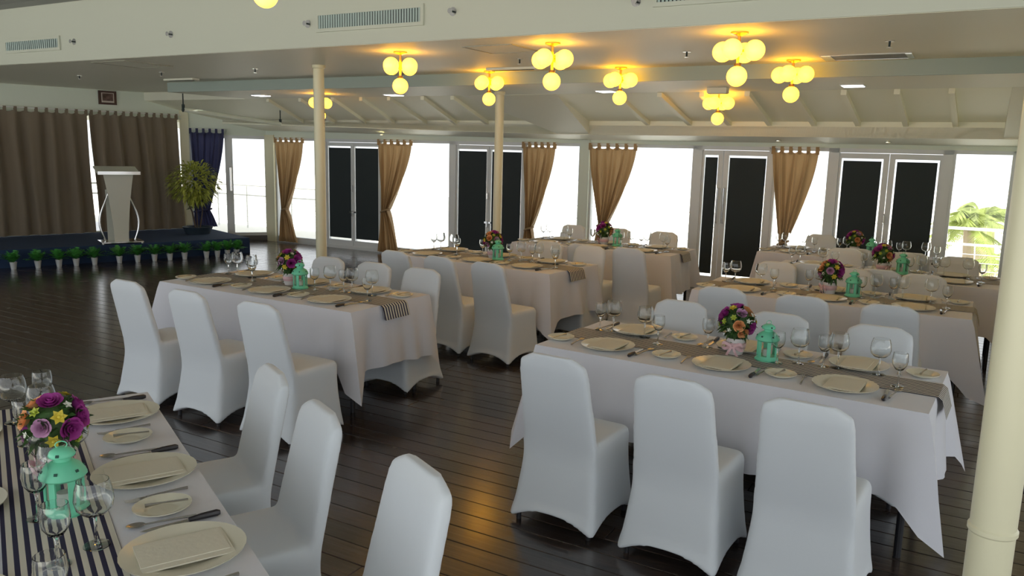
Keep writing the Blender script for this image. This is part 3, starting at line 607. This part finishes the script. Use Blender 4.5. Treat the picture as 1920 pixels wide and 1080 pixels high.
# ------------------------------------------------------------------ chairs: stretch cover grown from a solid and smoothed
def make_cover():
    mb = MB()
    def rect_ring(wx, y0, y1, zf, r=.05, n=6):
        pts = []
        for (cx, cy, a0) in ((wx - r, y1 - r, 0), (-wx + r, y1 - r, 90), (-wx + r, y0 + r, 180), (wx - r, y0 + r, 270)):
            for k in range(n):
                a = math.radians(a0 + 90 * k / (n - 1)); pts.append((cx + r * math.cos(a), cy + r * math.sin(a)))
        # densify edges
        out = []
        for i, p in enumerate(pts):
            q = pts[(i + 1) % len(pts)]; out.append(p)
            d = math.hypot(q[0] - p[0], q[1] - p[1])
            if d > .05:
                for k in range(1, 10): out.append((p[0] + (q[0] - p[0]) * k / 10, p[1] + (q[1] - p[1]) * k / 10))
        return [(x, y, zf(x / wx, (y - (y0 + y1) / 2) / ((y1 - y0) / 2))) for x, y in out]
    def hem(a, b): # high between the corners, down at the corners
        e = min(1, max(abs(a), abs(b))); t = min(abs(a), abs(b)); return .012 + .075 * max(0, 1 - t ** 2.2) * (1 if e > .5 else 1)
    rings = []
    spec = [(0, .252, -.275, .235), (.12, .236, -.245, .225), (.25, .222, -.222, .215), (.36, .214, -.205, .212), (.44, .212, -.195, .218), (.468, .205, -.19, .212), (.478, .19, -.18, .195)]
    for i, (z, wx, y0, y1) in enumerate(spec):
        rings.append(rect_ring(wx, y0, y1, hem if i == 0 else (lambda a, b, z=z, i=i: z if i > 1 else max(z, hem(a, b) + .02)), .035))
    n = len(rings[0]); vs = [p for r in rings for p in r]; fs = []
    for i in range(len(rings) - 1):
        for j in range(n): fs.append((i * n + j, i * n + (j + 1) % n, (i + 1) * n + (j + 1) % n, (i + 1) * n + j))
    k = len(vs); vs.append((0, 0, .09)); vs.append((0, 0, .482))
    for j in range(n): fs.append((k, (j + 1) % n, j)); fs.append((k + 1, (len(rings) - 1) * n + j, (len(rings) - 1) * n + (j + 1) % n))
    mb.add(vs, fs)
    # back panel: outline in x-z, curved in y
    m2 = MB(); rows = 18; cols = 14; T = .032
    def back(i, j, side):
        z = .30 + .625 * j; hw = .212 - .030 * max(0, (z - .42) / .5)
        # rounded top corners
        zz = (z - .858) / .067
        if zz > 0: hw = (hw - .068) + .068 * math.sqrt(max(0, 1 - min(1, zz) ** 2.2))
        x = -hw + 2 * hw * i; y = -.175 - .115 * max(0, (z - .42) / .5) ** 1.05 + .018 * (1 - (2 * i - 1) ** 2) * 0
        th = T * (1 - .45 * max(0, zz)) * (.65 + .35 * math.sqrt(max(0, 1 - (2 * i - 1) ** 6)))
        return (x, y + side * th, z)
    k = 0; vs = [back(i / cols, j / rows, s) for s in (1, -1) for j in range(rows + 1) for i in range(cols + 1)]; W_ = cols + 1; H_ = rows + 1; fs = []
    idx = lambda s, j, i: s * W_ * H_ + j * W_ + i
    for j in range(rows):
        for i in range(cols):
            fs.append((idx(0, j, i), idx(0, j, i + 1), idx(0, j + 1, i + 1), idx(0, j + 1, i))[::-1]); fs.append((idx(1, j, i), idx(1, j, i + 1), idx(1, j + 1, i + 1), idx(1, j + 1, i)))
    for j in range(rows):
        for i, fl_ in ((0, 0), (cols, 1)):
            q = (idx(0, j, i), idx(0, j + 1, i), idx(1, j + 1, i), idx(1, j, i)); fs.append(q if not fl_ else q[::-1])
    for i in range(cols):
        for j, fl_ in ((0, 1), (rows, 0)):
            q = (idx(0, j, i), idx(0, j, i + 1), idx(1, j, i + 1), idx(1, j, i)); fs.append(q if not fl_ else q[::-1])
    mb.add(vs, fs)
    me = mb.mesh('cover_raw', COVER, 180); o = bpy.data.objects.new('cover_raw', me); COL.objects.link(o)
    r = o.modifiers.new('r', 'REMESH'); r.mode = 'VOXEL'; r.voxel_size = .011; r.use_smooth_shade = True
    s = o.modifiers.new('s', 'SMOOTH'); s.factor = .5; s.iterations = 6
    dg = bpy.context.evaluated_depsgraph_get(); res = bpy.data.meshes.new_from_object(o.evaluated_get(dg)); bpy.data.objects.remove(o)
    res.name = 'chair_cover'; res.polygons.foreach_set('use_smooth', [True] * len(res.polygons))
    if not res.materials: res.materials.append(COVER)
    return res
COVER_ME = make_cover()
def leg_mb(): return MB().lathe([(1e-4, 0), (.013, 0), (.013, .12), (1e-4, .12)], 10)
def chair(x, y, rz, label, group):
    t = thing('banquet_chair', label, 'chair', (x, y, 0), rz, group)
    link('chair_cover', COVER_ME, t)
    for sx in (-1, 1):
        for yy in (-.228, .19): part('leg', 'chairleg', leg_mb, LEGM, t, (sx * (.205 if yy < 0 else .2), yy, 0))
    return t

# ------------------------------------------------------------------ tables
TL, TW, TH = 2.1, .9, .76
class Table:
    def __init__(s, key, cx, cy, deg, phrase): s.c = Vector((cx, cy, 0)); s.a = math.radians(deg); s.ph = phrase; s.key = key
    def p(s, u, v, z=0): return s.c + Vector((math.cos(s.a) * u - math.sin(s.a) * v, math.sin(s.a) * u + math.cos(s.a) * v, z))
T = {'T1': Table('T1', 0, 0, -56.6, 'front left table'), 'B': Table('B', -1.79, 6.40, -31, 'left middle table'), 'C': Table('C', -.24, 8.46, -36, 'centre table'),
     'D': Table('D', 1.12, 9.98, -31, 'far centre table'), 'A': Table('A', 1.28, 4.47, -33, 'front right table'), 'E': Table('E', 2.69, 6.68, -30, 'second right table'),
     'G': Table('G', 3.78, 8.10, -30, 'third right table'), 'H': Table('H', 4.12, 9.60, -30, 'farthest right table')}
T['T1'].c = Vector((-1.67, 3.55, 0)); T['T1'].c = T['T1'].p(1.05, -.45)
def top_mb(): return MB().box((0, 0, TH - .018), (TL - .02, TW - .02, .03))
def tleg(): return MB().tube([(0, 0, 0), (0, 0, TH - .034)], .018, 10)
def cloth_mesh(dn, df, seed, dl=.45, dr=.45):
    r = random.Random(seed); hl, hw = TL / 2 + .004, TW / 2 + .004; mb = MB()
    # perimeter samples (outline point, outward normal, cornerness, drop)
    per = []
    def side(p0, p1, nrm, drop, nseg, dprev, dnext):
        for k in range(nseg):
            s = k / nseg; x = p0[0] + (p1[0] - p0[0]) * s; y = p0[1] + (p1[1] - p0[1]) * s
            L = math.hypot(p1[0] - p0[0], p1[1] - p0[1]); d = min(s, 1 - s) * L
            cw = max(0, 1 - d / .22); q = 0 if s < .5 else 1
            per.append((x, y, nrm, cw, drop, s, L, d))
    side((-hl, -hw), (hl, -hw), (0, -1), dn, 60, dl, dr); side((hl, -hw), (hl, hw), (1, 0), dr, 28, dn, df)
    side((hl, hw), (-hl, hw), (0, 1), df, 60, dr, dl); side((-hl, hw), (-hl, -hw), (-1, 0), dl, 28, df, dn)
    n = len(per); R = 12; rows = []
    ph = [r.uniform(0, 6) for _ in range(6)]
    # true cloth corner: both neighbouring drops meet and hang in a point
    for k in range(R + 1):
        t = k / R; row = []
        for i, (x, y, nm, cw, drop, s, L, d) in enumerate(per):
            sgx = 1 if x > 0 else -1; sgy = 1 if y > 0 else -1
            cdrop = drop + .17 * max(0, 1 - d / .10) ** 1.0 * (1 if drop > .3 else .3)
            cdrop += .012 * math.sin(3 * s * PI + ph[0])
            out = .008 + .042 * t * (1 + .5 * math.sin(s * L * 8 + ph[1]) + .55 * math.sin(s * L * 17 + ph[2]) + .2 * math.sin(s * L * 37 + ph[3]))
            pinch = -.035 * t * math.exp(-((d - .17) / .06) ** 2)
            ox, oy = nm[0] * (out + pinch), nm[1] * (out + pinch)
            fl_ = .10 * t * max(0, 1 - d / .12)
            if drop > .3: ox += sgx * fl_ * .8; oy += sgy * fl_ * .8
            z = TH - cdrop * t
            if k == 0: ox = oy = 0; z = TH + .004
            row.append((x + ox, y + oy, z))
        rows.append(row)
    vs = [p for rw in rows for p in rw]; fs = []
    for k in range(R):
        for i in range(n): fs.append((k * n + i, (k + 1) * n + i, (k + 1) * n + (i + 1) % n, k * n + (i + 1) % n))
    # top
    fs.append(tuple(range(n)))
    mb.add(vs, fs); return mb
def runner_mesh(hw=.142, ex=.10):
    hl = TL / 2 + .012; mb = MB()
    xs = [-hl - .034, -hl - .02] + [-hl + 2 * hl * k / 12 for k in range(13)] + [hl + .02, hl + .034]
    zs = [TH - ex, TH - .01] + [TH + .0065] * 13 + [TH - .01, TH - ex]
    xs[0] -= .012; xs[-1] += .012
    for k in range(len(xs) - 1):
        a = [(xs[k], -hw, zs[k]), (xs[k + 1], -hw, zs[k + 1]), (xs[k + 1], hw, zs[k + 1]), (xs[k], hw, zs[k])]; mb.add(a, [(0, 1, 2, 3)])
    return mb
def oval(a, b, prof, n=32):
    m = MB(); return m.lathe(prof, n, (0, 0, 0), a, b)
PLP = [(1e-4, .004), (.45, .004), (.55, .003), (.62, .008), (.95, .019), (1.0, .021), (.99, .017), (.6, .002), (.55, 0), (1e-4, 0)]
def plate(p, rz, label, grp, napkin=True, s=1.0):
    t = thing('dinner_plate', label, 'plate', tuple(p), rz, grp)
    part('dish', 'dish%g' % s, lambda: oval(.158 * s, .168 * s, PLP), PORC, t, smooth=60)
    if napkin:
        def nk():
            m = MB(); m.box((0, 0, .009), (.17, .24, .004)); m.box((.01, .004, .012), (.14, .232, .002)); return m
        n_ = part('napkin', 'napkin', nk, NAPK, None, tuple(p + Vector((0, 0, .006))), rz, smooth=0)
        tag(n_, 'folded napkin on plate, ' + label.replace('cream oval plate, ', ''), 'napkin', grp.replace('plates', 'napkins'))
def small_plate(p, rz, label, grp):
    tag(part('bread_plate', 'bread', lambda: oval(.082, .088, PLP, 24), PORC, None, tuple(p), rz, smooth=60), label, 'plate', grp)
def knife_blade(): return MB().add([(-.008, -.02, .004), (.008, -.02, .004), (.009, .08, .004), (.003, .115, .004), (-.008, .10, .004), (-.008, -.02, .007), (.008, -.02, .007), (.009, .08, .006), (.003, .115, .005), (-.008, .10, .006)],
                                   [(4, 3, 2, 1, 0), (5, 6, 7, 8, 9), (0, 1, 6, 5), (1, 2, 7, 6), (2, 3, 8, 7), (3, 4, 9, 8), (4, 0, 5, 9)])
def khandle(): return MB().tube([(0, -.115, .009), (0, -.105, .010), (0, -.06, .010), (0, -.022, .008)], [.007, .011, .010, .007], 8)
def fork_mb():
    m = MB(); m.tube([(0, -.1, .006), (0, -.06, .008), (0, .03, .009)], [.006, .004, .003], 6)
    m.add([(-.004, .028, .009), (.004, .028, .009), (.012, .05, .006), (-.012, .05, .006), (-.004, .028, .006), (.004, .028, .006), (.012, .05, .003), (-.012, .05, .003)], [(0, 1, 2, 3), (7, 6, 5, 4), (0, 4, 5, 1), (1, 5, 6, 2), (3, 2, 6, 7), (0, 3, 7, 4)])
    for k in range(4): m.tube([(-.0105 + .007 * k, .048, .005), (-.0105 + .007 * k, .07, .004), (-.0098 + .0065 * k, .095, .009)], [.002, .002, .001], 5)
    return m
def spoon_mb():
    m = MB(); m.tube([(0, -.1, .006), (0, -.06, .008), (0, .045, .007)], [.006, .004, .003], 6)
    m.lathe([(1e-4, .002), (.6, .003), (1, .008), (.96, .009), (.6, .005), (1e-4, .004)], 14, (0, .07, 0), .019, .028); return m
def setting(tb, u, v, near, who, full=True, glasses=((.21, .22), (.10, .31)), gfoot=True, nap=True):
    """one place setting; near=True diner on the v<0 side"""
    sg_ = 1 if near else -1; rz = tb.a + (0 if near else PI); z = TH + .0055; ph = '%s of the %s' % (who, tb.ph)
    q = lambda x, y, dz=0: tb.p(u + sg_ * x, v + sg_ * y, z + dz)
    g = tb.ph
    plate(q(0, 0), rz, 'cream oval plate, ' + ph, 'plates on the ' + g, nap)
    if full:
        small_plate(q(-.32, .0), rz + .2, 'small bread plate, ' + ph, 'bread plates on the ' + g)
        tag(part('fork', 'fork', fork_mb, STEEL, None, tuple(q(-.205, 0)), rz + .12), 'steel fork left of the plate, ' + ph, 'fork', 'forks on the ' + g)
        tag(part('butter_knife', 'bknife', lambda: MB().tube([(0, -.075, .0), (0, -.0, .002), (0, .05, .0)], [.004, .003, .007], 6), STEEL, None, tuple(q(-.32, .0, .024)), rz - .12), 'butter knife across the bread plate, ' + ph, 'knife', 'butter knives on the ' + g)
        t = thing('table_knife', 'dark handled knife right of plate, ' + ph, 'knife', tuple(q(.195, -.03)), rz + .05, 'knives on the ' + g)
        part('blade', 'blade', knife_blade, STEEL, t, smooth=0); part('handle', 'khandle', khandle, BLACKH, t)
        tag(part('spoon', 'spoon', spoon_mb, STEEL, None, tuple(q(.228, .02)), rz - .1), 'steel spoon beside the knife, ' + ph, 'spoon', 'spoons on the ' + g)
    for k, (gx, gy) in enumerate(glasses):
        wine_glass(q(gx, gy, .003), k == 1, ('large wine glass, ' if k == 1 else 'smaller goblet, ') + ph, 'glasses on the ' + g, gfoot)
def bowl(big):
    if big: pr = [(1e-4, .0915), (.012, .0925), (.031, .098), (.048, .116), (.053, .14), (.049, .172), (.042, .196), (.0402, .1965), (.0472, .172), (.0512, .14), (.0462, .117), (.03, .1), (1e-4, .095)]
    else: pr = [(1e-4, .0815), (.008, .083), (.02, .09), (.034, .112), (.038, .135), (.036, .165), (.034, .176), (.0325, .1765), (.0345, .165), (.0365, .135), (.0325, .113), (.019, .0925), (1e-4, .086)]
    return MB().lathe(pr, 22)
def stem(big):
    h = .093 if big else .083
    return MB().tube([(0, 0, .004), (0, 0, .02), (0, 0, .05), (0, 0, h - .012), (0, 0, h)], [.009, .0045, .004, .0045, .008], 8)
def foot(big):
    r = .036 if big else .032; return MB().lathe([(1e-4, 0), (r, 0), (r, .002), (.012, .005), (1e-4, .006)], 22)
def wine_glass(p, big, label, grp, parts=True):
    t = thing('wine_glass' if big else 'goblet', label, 'glass', tuple(p), 0, grp)
    part('bowl', 'bowl%d' % big, lambda: bowl(big), CRYSTAL, t, smooth=50); part('stem', 'wstem%d' % big, lambda: stem(big), CRYSTAL, t); part('foot', 'foot%d' % big, lambda: foot(big), CRYSTAL, t)
# bouquet
def rose_mb(R, seed):
    r = random.Random(seed); m = MB()
    for L_, (rr, n_, tilt) in enumerate(((1.0, 6, .75), (.74, 5, .45), (.48, 4, .2), (.25, 3, .05))):
        for k in range(n_):
            a0 = 2 * PI * k / n_ + L_ * .7; sp = 2 * PI / n_ * .62
            def fn(i, j, a0=a0, sp=sp, rr=rr, tilt=tilt):
                a = a0 + (i - .5) * 2 * sp; h = R * (.05 + 1.0 * j); rad = R * rr * (.35 + .65 * j ** .6) * (1 + tilt * .28 * j * j) * (1 - .12 * (2 * i - 1) ** 2 * j); return (rad * math.cos(a), rad * math.sin(a), h * (1.05 - .35 * (1 - (1 - rr)) * j) * (1 - .1 * (2 * i - 1) ** 2) )
            m.grid(fn, 4, 3)
    return m
def bloom_mb(R, n_):
    m = MB()
    for lay in (0, 1):
        for k in range(n_):
            a = 2 * PI * (k + .5 * lay) / n_; d = Vector((math.cos(a), math.sin(a), .35 + .6 * lay)); m.leaf((0, 0, R * .2), d, R * (1.05 - .35 * lay), R * .62, droop=.12)
    m.ball((0, 0, R * .42), R * .24, 8, 5); return m
def bouquet(p, seed, label, grp):
    r = random.Random(seed); t = thing('flower_bouquet', label, 'flowers', tuple(p), r.uniform(0, 6), grp); t.scale = (1.14,) * 3
    part('vase', 'vase', lambda: MB().lathe([(1e-4, 0), (.038, 0), (.046, .03), (.05, .085), (.047, .085), (.04, .01), (1e-4, .01)], 20), VASEM, t)
    def rib():
        m = MB().lathe([(.0475, .03), (.0495, .031), (.0525, .062), (.051, .063)], 20)
        for s in (-1, 1):
            m.grid(lambda i, j, s=s: (s * (.005 + .05 * math.sin(PI * i * .97)) , -.055 - .012 * math.sin(2 * PI * i), .047 + .02 * math.sin(2 * PI * i) * .9 + (j - .5) * .016), 10, 2)
            m.grid(lambda i, j, s=s: (s * (.004 + .025 * i) + (j - .5) * .014, -.056 - .008 * math.sin(PI * i), .045 - .05 * i), 4, 2)
        return m
    part('ribbon', 'ribbon', rib, RIBB, t, smooth=180)
    def foliage():
        rr = random.Random(3); m = MB(); m.ball((0, 0, .165), .07, 12, 8)
        for i in range(110):
            d = Vector((rr.gauss(0, 1), rr.gauss(0, 1), rr.gauss(0, 1))).normalized(); m.leaf(Vector((0, 0, .165)) + d * .05, d + Vector((rr.uniform(-.4, .4), rr.uniform(-.4, .4), 0)), rr.uniform(.045, .065), .026, droop=.2)
        m.tube([(0, 0, .04), (0, 0, .12)], .02, 8); return m
    tag(part('foliage', 'foliage', foliage, LEAFD, t, smooth=0), kind='stuff')
    # fibonacci placement of blooms on the ball
    kinds = [0, 2, 3, 4, 1, 5, 0, 4, 2, 5, 3, 0, 4, 1, 5, 2, 0, 3, 4, 5, 0, 2, 4, 1, 5, 3]
    n_ = len(kinds)
    for i, kd in enumerate(kinds):
        z = .96 - 1.5 * (i + .5) / n_; a = i * 2.39996 + seed; q = math.sqrt(1 - z * z); d = Vector((q * math.cos(a), q * math.sin(a), z))
        R_ = {0: .030, 1: .024, 2: .024, 3: .026, 4: .015, 5: .018}[kd]
        nm, key, fn = ('rose', 'rose%d' % kd, lambda: rose_mb(R_, kd)) if kd in (0, 1, 3) else ('blossom', 'bloom%d' % kd, lambda: bloom_mb(R_, 6 if kd != 4 else 5))
        o_ = part(nm, key, fn, ROSE[kd], t, smooth=60)
        o_.rotation_mode = 'QUATERNION'; o_.rotation_quaternion = d.to_track_quat('Z', 'Y'); o_.location = Vector((0, 0, .165)) + d * (.068 if kd in (0, 1, 3) else .082)
def lantern(p, rz, label, grp):
    t = thing('candle_lantern', label, 'lantern', tuple(p), rz, grp); R = .048; n6 = 6; t.scale = (1.16,) * 3
    part('base', 'lbase', lambda: MB().lathe([(1e-4, 0), (.056, 0), (.058, .006), (.050, .014), (.048, .022), (1e-4, .022)], 12), MINT, t)
    for k in range(6):
        a = PI / 3 * k; part('upright', 'lup%d' % k, lambda: MB().box((R * .93 * math.cos(a), R * .93 * math.sin(a), .062), (.006, .017, .085), a), MINT, t, smooth=0)
        a += PI / 6; part('pane', 'lpn%d' % k, lambda: MB().box((R * .80 * math.cos(a), R * .80 * math.sin(a), .062), (.001, .038, .08), a), GLASS, t, smooth=0)
    part('band', 'lband', lambda: MB().lathe([(.044, .095), (.05, .096), (.058, .102), (.058, .106), (.044, .106)], 12), MINT, t)
    dome = part('dome', 'ldome', lambda: MB().lathe([(.058, .104), (.054, .115), (.044, .130), (.030, .140), (.021, .144), (.021, .153), (.031, .156), (.033, .160), (.029, .170), (.016, .178), (1e-4, .180)], 24), MINT, t, smooth=50)
    for k in range(6):
        a = PI / 3 * k + .3
        for rr, z, tl in ((.0505, .122, .6), (.0315, .165, .7)):
            if rr < .04 and k % 2: continue
            part('star_hole', 'lst%g%d' % (z, k), lambda: MB().box((rr * math.cos(a), rr * math.sin(a), z), (.003, .008, .007), M=Matrix.Rotation(a, 3, 'Z') @ Matrix.Rotation(-tl, 3, 'Y')), MINTD, dome, smooth=0)
    part('ring_handle', 'lring', lambda: MB().tube([(.014 * math.cos(a), .0, .186 + .010 * math.sin(a)) for a in [2 * PI * k / 14 for k in range(15)]], .0015, 6, False), MINT, t)
    part('candle', 'lcandle', lambda: MB().lathe([(1e-4, .022), (.019, .022), (.019, .055), (1e-4, .057)], 16), CANDLE, t)

NEAR3 = ['near side left seat', 'near side middle seat', 'near side right seat']; FAR3 = ['window side left seat', 'window side middle seat', 'window side right seat']
def build_table(key, near_ch, far_ch, dn, df, settings=True, vn=-1.15, vf=.68, nearw=NEAR3, farw=FAR3, nset=(0, 1, 2), fset=(0, 1, 2), lant=(.17, .06), vase=(-.02, .09), glassn=None, glassf=None, runner=True, ls=1.0):
    tb = T[key]; c = tb.c
    t = thing('banquet_table', 'rectangular black legged banquet table, ' + tb.ph, 'table', (c.x, c.y, 0), tb.a)
    part('tabletop', 'ttop', top_mb, mat('board', (.3, .22, .15), .6), t, smooth=0)
    for su in (-1, 1):
        for sv in (-1, 1): part('leg', 'tleg', tleg, LEGM, t, (su * .98, sv * .36, 0))
    tag(obj('tablecloth', cloth_mesh(dn, df, sum(map(ord, key))), CLOTH, None, 50, tuple(c), tb.a), 'white cloth draped over the ' + tb.ph, 'tablecloth', 'white tablecloths')
    if runner: tag(part('table_runner', 'runner', runner_mesh, STRIPE, None, tuple(c), tb.a, smooth=0), 'navy and white striped runner along the ' + tb.ph, 'table runner', 'striped runners')
    for k, u in enumerate(near_ch):
        if u is None: continue
        uu, vv = u if isinstance(u, tuple) else (u, vn); p = tb.p(uu, vv + .28); chair(p.x, p.y, tb.a, 'white covered chair, %s of the %s' % (nearw[k], tb.ph), 'white covered chairs')
    for k, u in enumerate(far_ch):
        if u is None: continue
        uu, vv = u if isinstance(u, tuple) else (u, vf); p = tb.p(uu, vv - .28); chair(p.x, p.y, tb.a + PI, 'white covered chair, %s of the %s' % (farw[k], tb.ph), 'white covered chairs')
    gn = glassn or [((.21, .25), (.08, .35))] * 3; gf = glassf or [((.22, .16), (.13, .13))] * 3
    for k in nset: setting(tb, (-.68, .01, .65)[k], -.24, True, nearw[k], glasses=gn[k])
    for k in fset: setting(tb, (-.71, -.02, .63)[k], .245, False, farw[k], glasses=gf[k])
    bouquet(tb.p(vase[0], vase[1], TH + .0066), sum(map(ord, key)) % 7, 'mixed flower ball in ribboned white vase on the ' + tb.ph, 'bouquets on the tables')
    lantern(tb.p(lant[0], lant[1], TH + .0066), .4, 'mint green candle lantern on the ' + tb.ph, 'mint lanterns on the tables')
GN = [((.21, .25), (.07, .37)), ((.23, .26), (.33, .33)), ((.22, .17), (.10, .36))]
GF = [((.22, .10), (.14, .07)), ((.18, .12), (.1, .06)), ((.16, .14), (.09, .12))]
build_table('A', [-.53, .09, .67], [-.59, .07, .66], .45, .27, glassn=GN, glassf=GF)
build_table('B', [-.43, .23, .92], [-.24, .29, .81], .45, .27, glassn=GN, glassf=GF, lant=(.08, .02), vase=(-.12, .1))
build_table('C', [-.27, .29, .86], [None, .30, .83], .45, .27, glassn=GN, glassf=GF, lant=(.1, .0), vase=(-.03, .08))
build_table('D', [(.36, -1.3), (.9, -1.3)], [-.75, -.1, .55], .45, .27, glassn=GN, glassf=GF, nearw=['near side middle seat', 'near side right seat', 'near side end seat'])
build_table('E', [-.60, -.02, .56], [-.59, .07, .66], .45, .27, glassn=GN, glassf=GF)
build_table('G', [-.55, .06], [-.45, .1, .66], .45, .27, glassn=GN, glassf=GF, vn=-1.0, vf=.62)
build_table('H', [(.1, -.76), (.65, -.76)], [-.5], .45, .27, glassn=GN, glassf=GF, nearw=['near side middle seat', 'near side right seat', 'near side end seat'], farw=FAR3)
# front left table: long axis runs towards the viewer
RS = ['right side far seat', 'right side middle seat', 'right side nearest seat']; LS = ['left side far seat', 'left side middle seat', 'left side nearest seat']
build_table('T1', [], [(-.61, .90), (.0, .90), (.70, .97)], .45, .27, farw=RS, nearw=LS, nset=(), fset=(), lant=(.14, .03), vase=(-.17, .03))
tb = T['T1']
for k, u in enumerate((-.75, -.04, .60)): setting(tb, u, .285, False, RS[k], glasses=((.2, .25), (.1, .36)) if k == 0 else ((.10, .30), (.17, .20)))
for k, u in enumerate((-.75, -.04, .60)): setting(tb, u, -.285, True, LS[k], glasses=((.2, .24), (.10, .30)) if k < 2 else ((.2, .24),))
